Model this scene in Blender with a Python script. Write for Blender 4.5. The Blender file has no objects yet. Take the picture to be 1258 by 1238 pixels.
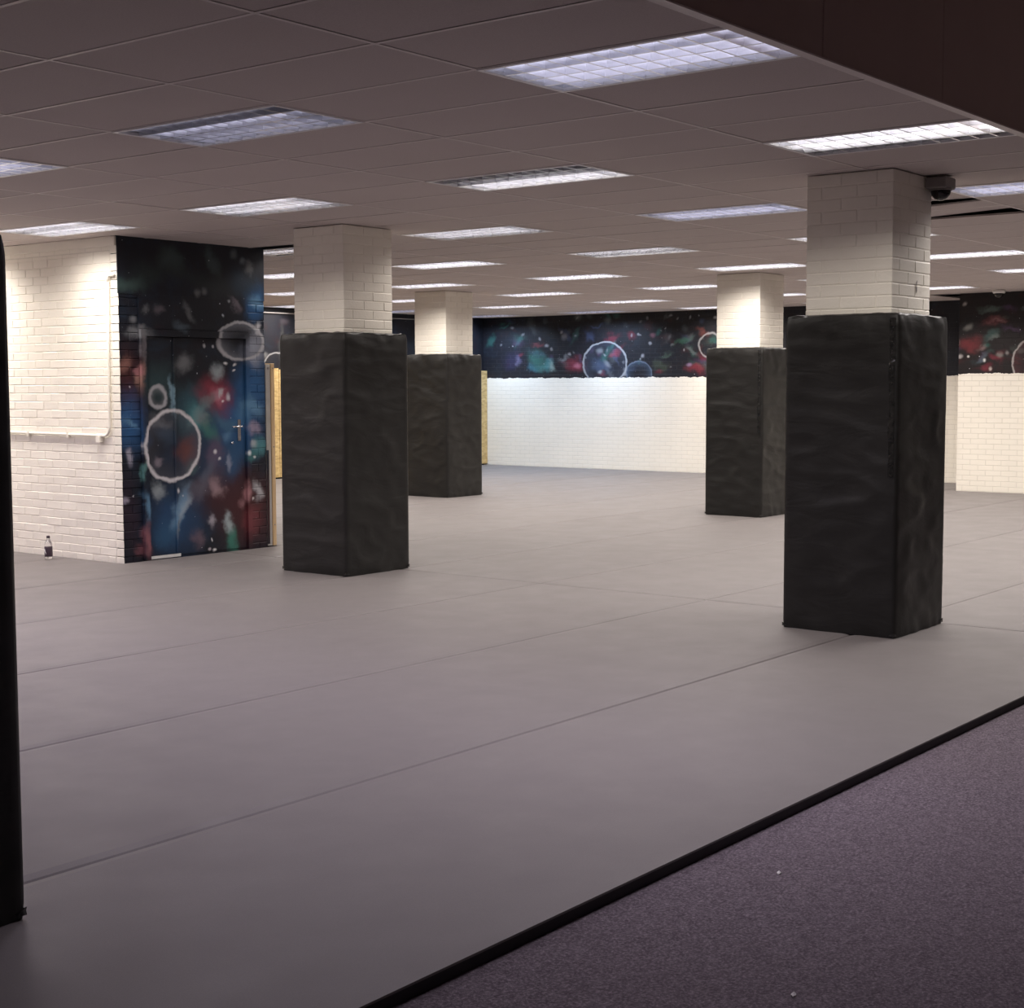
import bpy, bmesh, math, random
from mathutils import Vector, Matrix, noise

# ------------------------------------------------------------------ camera
W, H = 1258.0, 1238.0
FPX, YAW, PITCH, ROLL = 1841.99, 0.6658, -0.0791, -0.0027
CAM_Z = 1.5328
sc = bpy.context.scene
COL = sc.collection
fwd = Vector((math.cos(YAW)*math.cos(PITCH), math.sin(YAW)*math.cos(PITCH), math.sin(PITCH)))
r0 = fwd.cross(Vector((0, 0, 1))).normalized(); u0 = r0.cross(fwd)
RIGHT = math.cos(ROLL)*r0 + math.sin(ROLL)*u0
UP = -math.sin(ROLL)*r0 + math.cos(ROLL)*u0
cam_d = bpy.data.cameras.new('camera'); cam = bpy.data.objects.new('camera', cam_d); COL.objects.link(cam)
cam_d.sensor_fit = 'HORIZONTAL'; cam_d.sensor_width = 36.0; cam_d.lens = FPX/W*36.0
cam_d.clip_start = 0.05; cam_d.clip_end = 200
cam.matrix_world = Matrix(((RIGHT.x, UP.x, -fwd.x, 0), (RIGHT.y, UP.y, -fwd.y, 0), (RIGHT.z, UP.z, -fwd.z, CAM_Z), (0, 0, 0, 1)))
sc.camera = cam
# ------------------------------------------------------------------ world, exposure
wd = bpy.data.worlds.new('world'); sc.world = wd; wd.use_nodes = True
wd.node_tree.nodes['Background'].inputs[0].default_value = (0.05, 0.05, 0.055, 1)
wd.node_tree.nodes['Background'].inputs[1].default_value = 0.05
sc.view_settings.view_transform = 'Standard'; sc.view_settings.look = 'None'
sc.view_settings.exposure = 0.0; sc.view_settings.gamma = 1.0
sc.view_settings.use_curve_mapping = False
sc.cycles.sample_clamp_indirect = 4.0
LAMP_W = 45.0            # watts of a fully lit ceiling light
SPREAD = math.radians(148)

def ray(px, py):
    return RIGHT*((px-W/2)/FPX) + UP*(-(py-H/2)/FPX) + fwd
def on(px, py, X=None, Y=None, Z=None):      # where a photo pixel meets a wall or floor plane
    d = ray(px, py)
    t = X/d.x if X is not None else (Y/d.y if Y is not None else (Z-CAM_Z)/d.z)
    return Vector((d.x*t, d.y*t, d.z*t+CAM_Z))

rnd = random.Random(7)
# room numbers (metres; z = 0 is the top of the mats)
HC = 2.819; X0 = 4.829; Y0 = 6.375
TILE_X, TILE_Y = 0.6, 1.2
MAT_T = 0.04
XB, YB, XE = 8.13, 10.69, 9.81        # corner of the brick block, end of its painted face
XW, YW = 22.6, 18.45                  # far wall, far left wall
XR, YR = 20.95, 8.3                   # projecting wall on the right
YE = 2.52                             # mat edge / carpet
YC = 2.775                            # edge of the low ceiling

# ------------------------------------------------------------------ helpers
def setp(o, label=None, cat=None, group=None, kind=None):
    if label: o['label'] = label
    if cat: o['category'] = cat
    if group: o['group'] = group
    if kind: o['kind'] = kind
    return o
def link(name, data, parent=None, loc=(0, 0, 0), rotz=0.0):
    o = bpy.data.objects.new(name, data); COL.objects.link(o)
    if parent: o.parent = parent
    o.location = loc; o.rotation_euler = (0, 0, rotz)
    return o
def empty(name, loc=(0, 0, 0), rotz=0.0):
    o = link(name, None, None, loc, rotz); o.empty_display_size = 0.1
    return o
def mesh(name, verts, faces, mats, smooth=False, fm=None):
    me = bpy.data.meshes.new(name); me.from_pydata([tuple(v) for v in verts], [], faces)
    for m in (mats if isinstance(mats, (list, tuple)) else [mats]): me.materials.append(m)
    if fm:
        for p, i in zip(me.polygons, fm): p.material_index = i
    if smooth:
        for p in me.polygons: p.use_smooth = True
    me.update()
    return me
def boxv(x0, x1, y0, y1, z0, z1):
    v = [(x0,y0,z0),(x1,y0,z0),(x1,y1,z0),(x0,y1,z0),(x0,y0,z1),(x1,y0,z1),(x1,y1,z1),(x0,y1,z1)]
    f = [(0,3,2,1),(4,5,6,7),(0,1,5,4),(1,2,6,5),(2,3,7,6),(3,0,4,7)]
    return v, f
class MB:
    def __init__(s): s.v = []; s.f = []; s.m = []
    def add(s, v, f, m=0):
        n = len(s.v); s.v += [tuple(q) for q in v]; s.f += [tuple(i+n for i in q) for q in f]; s.m += [m]*len(f); return s
    def box(s, *a, m=0): return s.add(*boxv(*a), m)
    def tube(s, pts, r, n=10, m=0, cap=True):
        pts = [Vector(p) for p in pts]; rings = []; ref = None
        for i, p in enumerate(pts):
            t = (pts[min(i+1, len(pts)-1)]-pts[max(i-1, 0)]).normalized()
            if ref is None:
                a = Vector((0, 0, 1)) if abs(t.z) < 0.9 else Vector((1, 0, 0)); ref = t.cross(a).normalized()
            ref = (ref-t*ref.dot(t)).normalized(); b = t.cross(ref)
            rr = r[i] if isinstance(r, (list, tuple)) else r
            rings.append([p+(ref*math.cos(k*2*math.pi/n)+b*math.sin(k*2*math.pi/n))*rr for k in range(n)])
        v = [q for g in rings for q in g]; f = []
        for i in range(len(pts)-1):
            for k in range(n): f.append((i*n+k, i*n+(k+1) % n, (i+1)*n+(k+1) % n, (i+1)*n+k))
        if cap: f += [tuple(range(n-1, -1, -1)), tuple((len(pts)-1)*n+k for k in range(n))]
        return s.add(v, f, m)
    def lathe(s, prof, c=(0, 0, 0), n=20, m=0):
        v = []; f = []
        for r, z in prof:
            for k in range(n):
                a = 2*math.pi*k/n; v.append((c[0]+r*math.cos(a), c[1]+r*math.sin(a), c[2]+z))
        for i in range(len(prof)-1):
            for k in range(n): f.append((i*n+k, i*n+(k+1) % n, (i+1)*n+(k+1) % n, (i+1)*n+k))
        f += [tuple(range(n-1, -1, -1)), tuple((len(prof)-1)*n+k for k in range(n))]
        return s.add(v, f, m)
    def mesh(s, name, mats, smooth=False): return mesh(name, s.v, s.f, mats, smooth, s.m)
    def obj(s, name, mats, parent=None, loc=(0, 0, 0), smooth=False): return link(name, s.mesh(name, mats, smooth), parent, loc)
def box(name, a, mat, parent=None, bevel=0.0, loc=(0, 0, 0)):
    v, f = boxv(*a)
    if bevel <= 0: return link(name, mesh(name, v, f, mat), parent, loc)
    me = bpy.data.meshes.new(name); bm = bmesh.new()
    vs = [bm.verts.new(q) for q in v]
    for q in f: bm.faces.new([vs[i] for i in q])
    bmesh.ops.bevel(bm, geom=list(bm.edges), offset=bevel, segments=1, profile=0.5, affect='EDGES')
    bm.to_mesh(me); bm.free(); me.materials.append(mat)
    return link(name, me, parent, loc)

# ------------------------------------------------------------------ materials
class NT:
    def __init__(s, name):
        s.mat = bpy.data.materials.new(name); s.mat.use_nodes = True; s.t = s.mat.node_tree; s.n = s.t.nodes
        s.b = s.n['Principled BSDF']
    def new(s, typ, **kw):
        n = s.n.new(typ)
        for k, v in kw.items(): setattr(n, k, v)
        return n
    def put(s, node, **kw):
        for k, v in kw.items():
            i = node.inputs[int(k[1:])] if k[0] == '_' else node.inputs[k]
            if hasattr(v, 'is_linked') or hasattr(v, 'links'): s.t.links.new(v, i)
            else: i.default_value = v
        return node
    def pos(s): return s.new('ShaderNodeNewGeometry').outputs['Position']
    def obj(s): return s.new('ShaderNodeTexCoord').outputs['Object']
    def noise(s, vec, scale, detail=4.0, rough=0.55, dist=0.0):
        n = s.new('ShaderNodeTexNoise'); s.put(n, Vector=vec, Scale=scale, Detail=detail, Roughness=rough, Distortion=dist); return n
    def ramp(s, fac, stops):
        n = s.new('ShaderNodeValToRGB'); s.t.links.new(fac, n.inputs[0]); e = n.color_ramp.elements
        while len(e) < len(stops): e.new(0.5)
        for q, (p, c) in zip(e, stops):
            q.position = p; q.color = (c[0], c[1], c[2], 1) if isinstance(c, (tuple, list)) else (c, c, c, 1)
        return n.outputs[0]
    def mix(s, fac, a, b, mode='MIX'):
        n = s.new('ShaderNodeMix', data_type='RGBA', blend_type=mode)
        for i, v in ((0, fac), (6, a), (7, b)):
            if hasattr(v, 'links'): s.t.links.new(v, n.inputs[i])
            else: n.inputs[i].default_value = v if i == 0 else ((*v, 1) if len(v) == 3 else v)
        return n.outputs[2]
    def math(s, op, a, b=0.0, c=0.0):
        n = s.new('ShaderNodeMath', operation=op)
        for i, v in enumerate((a, b, c)):
            if hasattr(v, 'links'): s.t.links.new(v, n.inputs[i])
            else: n.inputs[i].default_value = v
        return n.outputs[0]
    def mapping(s, vec, loc=(0, 0, 0), rot=(0, 0, 0), scale=(1, 1, 1), typ='POINT'):
        n = s.new('ShaderNodeMapping', vector_type=typ); s.t.links.new(vec, n.inputs[0])
        n.inputs[1].default_value = loc; n.inputs[2].default_value = rot; n.inputs[3].default_value = scale
        return n.outputs[0]
    def bump(s, h, strength=0.3, dist=0.01, normal=None):
        n = s.new('ShaderNodeBump'); s.put(n, Strength=strength, Distance=dist, Height=h)
        if normal is not None: s.t.links.new(normal, n.inputs['Normal'])
        return n.outputs[0]
    def out(s, color=None, rough=0.6, metal=0.0, normal=None, spec=0.5):
        if color is not None:
            if hasattr(color, 'links'): s.t.links.new(color, s.b.inputs['Base Color'])
            else: s.b.inputs['Base Color'].default_value = (*color, 1)
        if hasattr(rough, 'links'): s.t.links.new(rough, s.b.inputs['Roughness'])
        else: s.b.inputs['Roughness'].default_value = rough
        s.b.inputs['Metallic'].default_value = metal; s.b.inputs['Specular IOR Level'].default_value = spec
        if normal is not None: s.t.links.new(normal, s.b.inputs['Normal'])
        return s.mat

CREAM = (0.90, 0.855, 0.76)
def m_cream(name='cream_paint', brick=None):
    t = NT(name); p = t.pos()
    n1 = t.noise(p, 2.2, 4); n2 = t.noise(p, 45, 5)
    c = t.mix(n1.outputs[0], tuple(v*0.90 for v in CREAM), tuple(min(1, v*1.06) for v in CREAM))
    nb = t.bump(n2.outputs[0], 0.25, 0.006)
    if brick:
        sx = t.new('ShaderNodeSeparateXYZ'); t.put(sx, Vector=p); cb = t.new('ShaderNodeCombineXYZ')
        t.put(cb, X=sx.outputs[brick], Y=sx.outputs['Z'])
        b = t.new('ShaderNodeTexBrick'); t.put(b, Vector=cb.outputs[0], Scale=1.0, **{'Mortar Size': 0.005, 'Mortar Smooth': 0.6, 'Brick Width': 0.225, 'Row Height': 0.075})
        c = t.mix(b.outputs['Fac'], c, tuple(v*0.84 for v in CREAM))
        inv = t.math('SUBTRACT', 1.0, b.outputs['Fac'])
        nb = t.bump(inv, 0.6, 0.006, nb)
    return t.out(c, 0.55, normal=nb)
def m_plain(name, color, rough=0.6, metal=0.0, var=0.12, scale=8.0, bumpd=0.0, bscale=60.0, spec=0.5):
    t = NT(name); p = t.pos(); n = t.noise(p, scale, 4)
    c = t.mix(n.outputs[0], tuple(v*(1-var) for v in color), tuple(min(1.0, v*(1+var)) for v in color))
    nb = t.bump(t.noise(p, bscale, 4).outputs[0], 0.4, bumpd) if bumpd else None
    return t.out(c, rough, metal, nb, spec)
def m_mat():
    t = NT('mat_vinyl'); p = t.pos()
    n1 = t.noise(p, 0.9, 3); n2 = t.noise(p, 260, 3, 0.7)
    c = t.mix(n1.outputs[0], (0.136, 0.122, 0.119), (0.151, 0.136, 0.132))
    c = t.mix(0.22, c, t.ramp(n2.outputs[0], [(0.3, (0.09, 0.081, 0.082)), (0.7, (0.235, 0.215, 0.215))]))
    r = t.ramp(t.noise(p, 3.0, 4).outputs[0], [(0.3, 0.52), (0.7, 0.62)])
    return t.out(c, r, normal=t.bump(n2.outputs[0], 0.15, 0.002), spec=0.35)
def m_carpet():
    t = NT('carpet'); p = t.pos()
    n1 = t.noise(p, 105, 3, 0.8); n2 = t.noise(p, 40, 4); n3 = t.noise(p, 1.4, 3)
    c = t.ramp(n1.outputs[0], [(0.28, (0.03, 0.025, 0.031)), (0.5, (0.145, 0.124, 0.141)), (0.70, (0.50, 0.44, 0.475))])
    c = t.mix(0.45, c, t.ramp(n2.outputs[0], [(0.3, (0.07, 0.056, 0.072)), (0.7, (0.23, 0.192, 0.225))]))
    c = t.mix(t.math('MULTIPLY', n3.outputs[0], 0.35), c, (0.15, 0.12, 0.125))
    return t.out(c, 0.95, normal=t.bump(n1.outputs[0], 0.8, 0.008), spec=0.1)
def m_tile():
    t = NT('ceiling_tile'); p = t.pos()
    n1 = t.noise(p, 150, 4, 0.7); n2 = t.noise(p, 1.1, 2)
    c = t.mix(n2.outputs[0], (0.525, 0.462, 0.447), (0.59, 0.523, 0.508))
    c = t.mix(0.25, c, t.ramp(n1.outputs[0], [(0.35, (0.40, 0.355, 0.345)), (0.6, (0.68, 0.605, 0.59))]))
    return t.out(c, 0.9, normal=t.bump(n1.outputs[0], 0.2, 0.003), spec=0.15)
def m_vinyl():
    t = NT('black_vinyl'); p = t.obj()
    w1 = t.noise(t.mapping(p, rot=(0.5, 0.4, 0.3), scale=(1.6, 1.6, 4.2)), 1.6, 3, 0.5, 0.9)
    w2 = t.noise(t.mapping(p, rot=(-0.4, 0.3, 0.8), scale=(5, 5, 16)), 1.5, 4, 0.5, 0.8)
    n = t.noise(p, 3.0, 3)
    c = t.mix(n.outputs[0], (0.0085, 0.008, 0.0075), (0.014, 0.013, 0.012))
    nb = t.bump(w1.outputs[0], 0.22, 0.03); nb = t.bump(w2.outputs[0], 0.10, 0.008, nb)
    return t.out(c, t.ramp(n.outputs[0], [(0.3, 0.42), (0.7, 0.52)]), normal=nb, spec=0.38)
def m_osb():
    t = NT('osb'); p = t.pos()
    v = t.new('ShaderNodeTexVoronoi'); t.put(v, Vector=t.mapping(p, rot=(0, 0.6, 0), scale=(14, 14, 38)), Scale=1.0)
    n = t.noise(t.mapping(p, rot=(0, -0.7, 0), scale=(12, 12, 40)), 1.0, 4)
    c = t.ramp(v.outputs['Color'], [(0.1, (0.42, 0.27, 0.10)), (0.5, (0.62, 0.43, 0.17)), (0.9, (0.74, 0.56, 0.26))])
    c = t.mix(0.35, c, t.ramp(n.outputs[0], [(0.3, (0.45, 0.29, 0.11)), (0.7, (0.72, 0.54, 0.25))]))
    return t.out(c, 0.7, normal=t.bump(v.outputs['Distance'], 0.3, 0.004))
def m_wood():
    t = NT('pine'); p = t.pos()
    n = t.noise(t.mapping(p, scale=(30, 30, 2.0)), 1.0, 5, 0.6, 0.5)
    c = t.ramp(n.outputs[0], [(0.25, (0.50, 0.33, 0.17)), (0.55, (0.66, 0.47, 0.27)), (0.8, (0.74, 0.57, 0.36))])
    return t.out(c, 0.65)
def m_emit(name, col, s):
    t = NT(name); t.b.inputs['Base Color'].default_value = (0.9, 0.9, 0.9, 1)
    t.b.inputs['Emission Color'].default_value = (*col, 1); t.b.inputs['Emission Strength'].default_value = s
    n = t.noise(t.obj(), 3.0, 2)
    t.mat.cycles.emission_sampling = 'NONE'
    return t.mat
def m_glass(name, col, rough=0.05):
    t = NT(name); t.b.inputs['Transmission Weight'].default_value = 1.0; t.b.inputs['IOR'].default_value = 1.33
    return t.out(col, rough)

# painted galaxy murals: soft sprayed blobs, outlined planets and dots at their places on the wall
def m_mural(name, axis, plane, blobs, rings, base, cream_below=None, seed=0.0, wamp=1.0, mute=1.0):
    t = NT(name); p = t.pos(); sp = t.new('ShaderNodeSeparateXYZ'); t.put(sp, Vector=p)
    cb = t.new('ShaderNodeCombineXYZ'); t.put(cb, X=sp.outputs[axis], Y=sp.outputs['Z'], Z=seed); q = cb.outputs[0]
    def loc(px, py):
        P = on(px, py, **plane); return (P.x if axis == 'X' else P.y, P.z)
    nA = t.noise(q, 1.7, 4, 0.6, 0.6); nB = t.noise(t.mapping(q, loc=(7.3, 1.1, 0)), 3.2, 4, 0.6, 0.8); nC = t.noise(t.mapping(q, loc=(-3.1, 5.2, 0)), 5.0, 4)
    c = t.mix(nA.outputs[0], base[0], base[1])
    for nz, col, lo, hi in ((nB.outputs[0], base[2], 0.52, 0.72), (nC.outputs[0], base[3], 0.56, 0.75)):
        mr0 = t.new('ShaderNodeMapRange'); t.put(mr0, _0=nz, _1=lo, _2=hi, _3=0.0, _4=1.0)
        c = t.mix(mr0.outputs[0], c, col)
    warp = t.noise(q, 6.0, 3)
    wq = t.new('ShaderNodeVectorMath', operation='MULTIPLY_ADD'); t.t.links.new(warp.outputs['Color'], wq.inputs[0])
    wq.inputs[1].default_value = (0.08, 0.08, 0); t.t.links.new(q, wq.inputs[2])
    off = 0.04
    warp2 = t.noise(q, 3.2, 5, 0.6)
    wb_ = t.new('ShaderNodeVectorMath', operation='MULTIPLY_ADD'); t.t.links.new(warp2.outputs['Color'], wb_.inputs[0])
    wb_.inputs[1].default_value = (0.28*wamp, 0.28*wamp, 0); t.t.links.new(wq.outputs[0], wb_.inputs[2])
    def vm(op, x, y):
        n = t.new('ShaderNodeVectorMath', operation=op); t.t.links.new(x, n.inputs[0]); n.inputs[1].default_value = y; return n
    def ellipse(a, b, ex, ez, rt, w=None, o2=0.0):           # distance from (a, b) in units of the ellipse's radii
        d = vm('SUBTRACT', (w or wq).outputs[0], (a+off+o2, b+off+o2, seed)).outputs[0]
        cs, sn = math.cos(rt), math.sin(rt)
        if abs(rt) < 1e-6: return t_len(vm('MULTIPLY', d, (1/ex, 1/ez, 0)).outputs[0])
        x = vm('DOT_PRODUCT', d, (cs/ex, sn/ex, 0)).outputs['Value']; y = vm('DOT_PRODUCT', d, (-sn/ez, cs/ez, 0)).outputs['Value']
        return t.math('SQRT', t.math('ADD', t.math('MULTIPLY', x, x), t.math('MULTIPLY', y, y)))
    def t_len(v):
        n = t.new('ShaderNodeVectorMath', operation='LENGTH'); t.t.links.new(v, n.inputs[0]); return n.outputs['Value']
    for (px, py, rx, ry, rot, col, st) in blobs:       # rx, ry in photo pixels on that wall
        a, b = loc(px, py); ex = abs(loc(px+rx, py)[0]-a); ez = abs(loc(px, py+ry)[1]-b)
        rt = -rot if axis == 'X' else rot
        L = ellipse(a, b, max(ex, .004), max(ez, .004), rt, wb_, 0.14*wamp) if max(rx, ry) > 6 else ellipse(a, b, max(ex, .004), max(ez, .004), rt)
        mr = t.new('ShaderNodeMapRange', interpolation_type='SMOOTHERSTEP')
        t.put(mr, _0=L, _1=0.0, _2=1.5, _3=st*(mute if max(rx, ry) > 3 else 1.0), _4=0.0)
        c = t.mix(mr.outputs[0], c, col)
    for (px, py, rx, ry, wid, col, st, fill, fs) in rings:
        a, b = loc(px, py); ex = abs(loc(px+rx, py)[0]-a); ez = abs(loc(px, py+ry)[1]-b)
        L = ellipse(a, b, ex, ez, 0.0)
        if fs > 0:
            f = t.math('MULTIPLY', t.math('LESS_THAN', L, 1.0), t.math('MULTIPLY', t.math('POWER', t.math('MINIMUM', L, 1.0), 2.5), fs))
            c = t.mix(f, c, fill)
        d = t.math('ABSOLUTE', t.math('SUBTRACT', L, 1.0))
        mr = t.new('ShaderNodeMapRange', interpolation_type='SMOOTHERSTEP'); t.put(mr, _0=d, _1=0.0, _2=wid, _3=st, _4=0.0)
        c = t.mix(mr.outputs[0], c, col)
    # splattered stars
    for scale, thr in ((7.0, 0.055), (16.0, 0.06)):
        v = t.new('ShaderNodeTexVoronoi'); t.put(v, Vector=q, Scale=scale)
        s1 = t.math('LESS_THAN', v.outputs['Distance'], thr)
        sp2 = t.new('ShaderNodeSeparateColor'); t.put(sp2, Color=v.outputs['Color'])
        s2 = t.math('MULTIPLY', s1, t.math('POWER', sp2.outputs[0], 4.0))
        c = t.mix(s2, c, (0.62, 0.64, 0.70))
    nb = t.bump(t.noise(p, 45, 4).outputs[0], 0.25, 0.005)
    rough = 0.45
    b = t.new('ShaderNodeTexBrick'); t.put(b, Vector=q, Scale=1.0, **{'Mortar Size': 0.005, 'Mortar Smooth': 0.6, 'Brick Width': 0.225, 'Row Height': 0.075})
    if cream_below is not None:
        inv = t.math('SUBTRACT', 1.0, b.outputs['Fac']); nb = t.bump(inv, 0.6, 0.006, nb)
        e1 = t.noise(t.mapping(q, scale=(1, 0.2, 1)), 6.0, 5, 0.7)
        hgt = t.math('MULTIPLY_ADD', e1.outputs[0], 0.10, cream_below-0.05)
        m = t.math('LESS_THAN', sp.outputs['Z'], hgt)
        n1 = t.noise(p, 1.5, 4)
        cr = t.mix(n1.outputs[0], tuple(v*0.92 for v in CREAM), tuple(min(1, v*1.06) for v in CREAM))
        cr = t.mix(b.outputs['Fac'], cr, tuple(v*0.84 for v in CREAM))
        c = t.mix(m, c, cr)
    return t.out(c, rough, normal=nb, spec=0.35)

M = dict(cream=m_cream(), cream_y=m_cream('cream_brick_paint', 'Y'), mat=m_mat(), carpet=m_carpet(), tile=m_tile(), vinyl=m_vinyl(), osb=m_osb(), pine=m_wood())
M['bar'] = m_plain('grid_bar_white', (0.70, 0.63, 0.615), 0.5)
M['trim'] = m_plain('light_trim_white', (0.85, 0.84, 0.86), 0.35)
M['louvre'] = m_plain('louvre_aluminium', (0.86, 0.86, 0.90), 0.28, 1.0, 0.03)
M['house'] = m_plain('housing_white', (0.80, 0.80, 0.82), 0.4)
M['side'] = m_plain('side_reflector', (0.55, 0.55, 0.58), 0.35, 1.0, 0.03)
M['void'] = m_plain('plenum_dark', (0.02, 0.018, 0.018), 0.9)
M['matside'] = m_plain('mat_edge_black', (0.018, 0.016, 0.017), 0.6)
M['board'] = m_plain('brown_board', (0.46, 0.36, 0.335), 0.75, 0, 0.08, 2.0)
M['mortar'] = m_plain('cream_mortar', tuple(v*0.97 for v in CREAM), 0.7, 0, 0.08, 20, 0.004)
M['tube_off'] = m_plain('tube_unlit', (0.55, 0.55, 0.58), 0.3)
M['tube_cool'] = m_emit('tube_cool', (0.84, 0.83, 1.0), 1.5)
M['tube_warm'] = m_emit('tube_warm', (1.0, 0.95, 0.90), 4.5)
M['chrome'] = m_plain('chrome', (0.75, 0.75, 0.78), 0.25, 1.0, 0.03)
M['grey'] = m_plain('grey_plastic', (0.24, 0.22, 0.215), 0.5)
M['dome'] = m_plain('smoked_dome', (0.012, 0.010, 0.010), 0.08)
M['greyboard'] = m_plain('grey_plywood', (0.42, 0.40, 0.38), 0.7, 0, 0.2, 12)
M['white'] = m_plain('white_plastic', (0.85, 0.84, 0.82), 0.4)
M['darklabel'] = m_plain('label_dark', (0.05, 0.03, 0.045), 0.45, 0, 0.3, 60)
M['clear'] = m_glass('clear_plastic', (0.95, 0.95, 0.97))
M['plaster'] = m_plain('grey_plaster', (0.55, 0.51, 0.50), 0.7, 0, 0.3, 2)

WHT = (0.62, 0.62, 0.66); GRY = (0.22, 0.23, 0.25); BLU = (0.03, 0.12, 0.30); LBL = (0.16, 0.33, 0.52); GRN = (0.05, 0.20, 0.17)
RED = (0.28, 0.035, 0.06); PNK = (0.55, 0.20, 0.27); MAR = (0.07, 0.016, 0.018); TEA = (0.10, 0.30, 0.33); PUR = (0.12, 0.06, 0.15)
door_blobs = [
 # broad colour fields
 (160,480,18,60,0,MAR,.8),(305,625,40,50,0,MAR,.85),(270,600,40,40,0,(.06,.016,.022),.7),(160,520,20,40,0,BLU,.85),(290,520,36,50,0,BLU,.9),(310,470,26,40,0,BLU,.9),
 (250,560,50,40,0,(.02,.05,.11),.7),(215,640,40,46,0,(.02,.07,.17),.85),(240,505,30,34,0,(.04,.12,.16),.8),(312,375,14,26,0,BLU,.8),(195,470,26,30,0,(.04,.09,.10),.6),(160,630,12,60,0,(.03,.015,.03),.7),
 # glows and streaks
 (264,486,20,26,0,RED,.95),(267,488,9,12,.2,PNK,.9),(270,484,3,7,.3,WHT,.8),(240,512,9,20,-.7,TEA,.8),(248,516,5,18,-.9,GRY,.7),(258,530,8,18,-.8,GRN,.7),
 (316,430,16,22,0,(.42,.45,.55),.8),(316,405,6,8,0,WHT,.9),(314,372,12,8,.3,LBL,.7),(308,500,16,10,.4,LBL,.7),(264,457,8,11,0,(.40,.46,.50),.8),(225,446,11,12,0,GRY,.8),
 (207,320,20,20,.4,(.055,.085,.085),.9),(262,322,8,24,-.4,(.06,.085,.09),.9),(156,347,26,12,0,(.05,.085,.08),.9),(306,328,5,9,0,GRY,.7),(182,380,5,8,0,GRY,.5),(196,380,6,8,0,(.2,.17,.2),.6),(231,381,4,14,-.6,GRY,.55),
 (242,360,4,5,0,GRY,.7),(250,358,4,5,0,GRY,.7),(286,374,4,12,-.8,(.22,.19,.23),.7),(222,400,10,7,0,(.10,.14,.18),.8),(285,313,5,6,0,(.12,.14,.15),.8),(297,321,4,5,0,(.2,.23,.26),.7),
 (163,392,5,6,.6,GRY,.8),(172,410,14,7,0,GRY,.8),(174,425,4,22,0,(.20,.18,.20),.6),(173,462,5,22,0,(.36,.20,.17),.85),(153,446,9,14,0,(.28,.13,.11),.8),(171,455,5,8,0,PNK,.4),
 (212,488,4,26,0,(.25,.40,.50),.8),(162,518,9,5,.4,LBL,.7),(159,560,6,9,0,(.5,.48,.58),.8),(157,617,5,7,0,(.40,.36,.46),.8),(178,580,4,14,0,(.12,.27,.27),.8),(179,622,5,16,0,LBL,.7),(179,664,6,26,0,(.33,.13,.15),.85),(170,675,6,10,0,(.25,.09,.11),.6),
 (195,603,8,12,0,(.35,.40,.43),.8),(222,634,8,24,.35,LBL,.75),(228,625,5,18,.45,(.40,.46,.52),.7),(222,648,3,14,.3,GRY,.7),(205,655,16,22,.3,(.03,.10,.20),.7),
 (260,637,5,8,0,(.45,.42,.48),.8),(279,641,6,14,-.3,(.42,.50,.53),.85),(284,662,8,20,-.3,(.05,.22,.17),.8),(243,662,8,12,0,(.20,.13,.16),.6),(266,600,7,16,-.5,(.40,.27,.30),.8),
 (304,604,6,14,0,(.45,.22,.24),.85),(296,616,4,9,0,(.35,.18,.2),.6),(310,640,12,20,0,(.20,.05,.06),.8),(317,604,5,14,-.3,WHT,.7),(315,550,9,14,.5,TEA,.8),(311,545,5,6,0,WHT,.6),(312,527,9,8,0,(.40,.33,.44),.8),(308,560,6,8,0,(.06,.20,.20),.7),
 (262,560,12,26,.2,(.16,.10,.16),.6),(252,590,9,30,.5,(.10,.14,.20),.6),(232,600,20,9,.2,(.08,.12,.16),.5),(278,567,4,9,0,(.5,.5,.6),.8),(278,535,5,10,0,LBL,.5),
 # dots
 (316,407,3,4,0,(.8,.8,.84),1),(277,446,2.6,2.2,0,(.75,.75,.78),1),(288,447,2,2.2,0,(.75,.75,.78),1),(288,455,2.2,1.6,0,(.75,.75,.78),1),(251.5,424,1.8,2.4,0,(.5,.5,.54),1),(262,424.5,1.4,1.8,0,(.5,.5,.54),1),
 (280,488,3,5,0,(.62,.58,.66),1),(274,493,1.6,2,0,(.8,.7,.75),1),(263,557,2,3.4,0,(.7,.68,.74),1),(269,565,1.6,2.6,0,(.8,.78,.82),1),(218.5,603,2.4,3.6,0,(.7,.7,.74),1),(224,609,1.3,1.6,0,(.7,.7,.74),1),(259,663,1.3,3.2,0,(.8,.78,.8),1),(257,676,2,2.4,0,(.5,.45,.5),1),(263,676,2.2,2.6,0,(.8,.78,.8),1),
 (305,556,2.4,3.4,0,(.72,.78,.82),1),(313,560,2,2.4,0,(.65,.7,.74),1),(164,609,1,1.2,0,(.6,.6,.64),1),(273,387,1.6,2,0,(.5,.55,.62),1),(281,370,1.8,2,0,(.35,.37,.4),1),(161,474,1,1.2,0,(.6,.55,.6),1),(311,613,2,2.2,0,(.7,.66,.66),1)]
door_rings = [(211,547,34,43,.10,(.70,.68,.72),.95,(.12,.12,.15),.5),(193,488,10.5,12,.36,(.46,.46,.50),.9,(.28,.28,.31),.9),(296,419,27,23,.14,(.52,.52,.56),.85,(.20,.21,.25),.8)]
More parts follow.
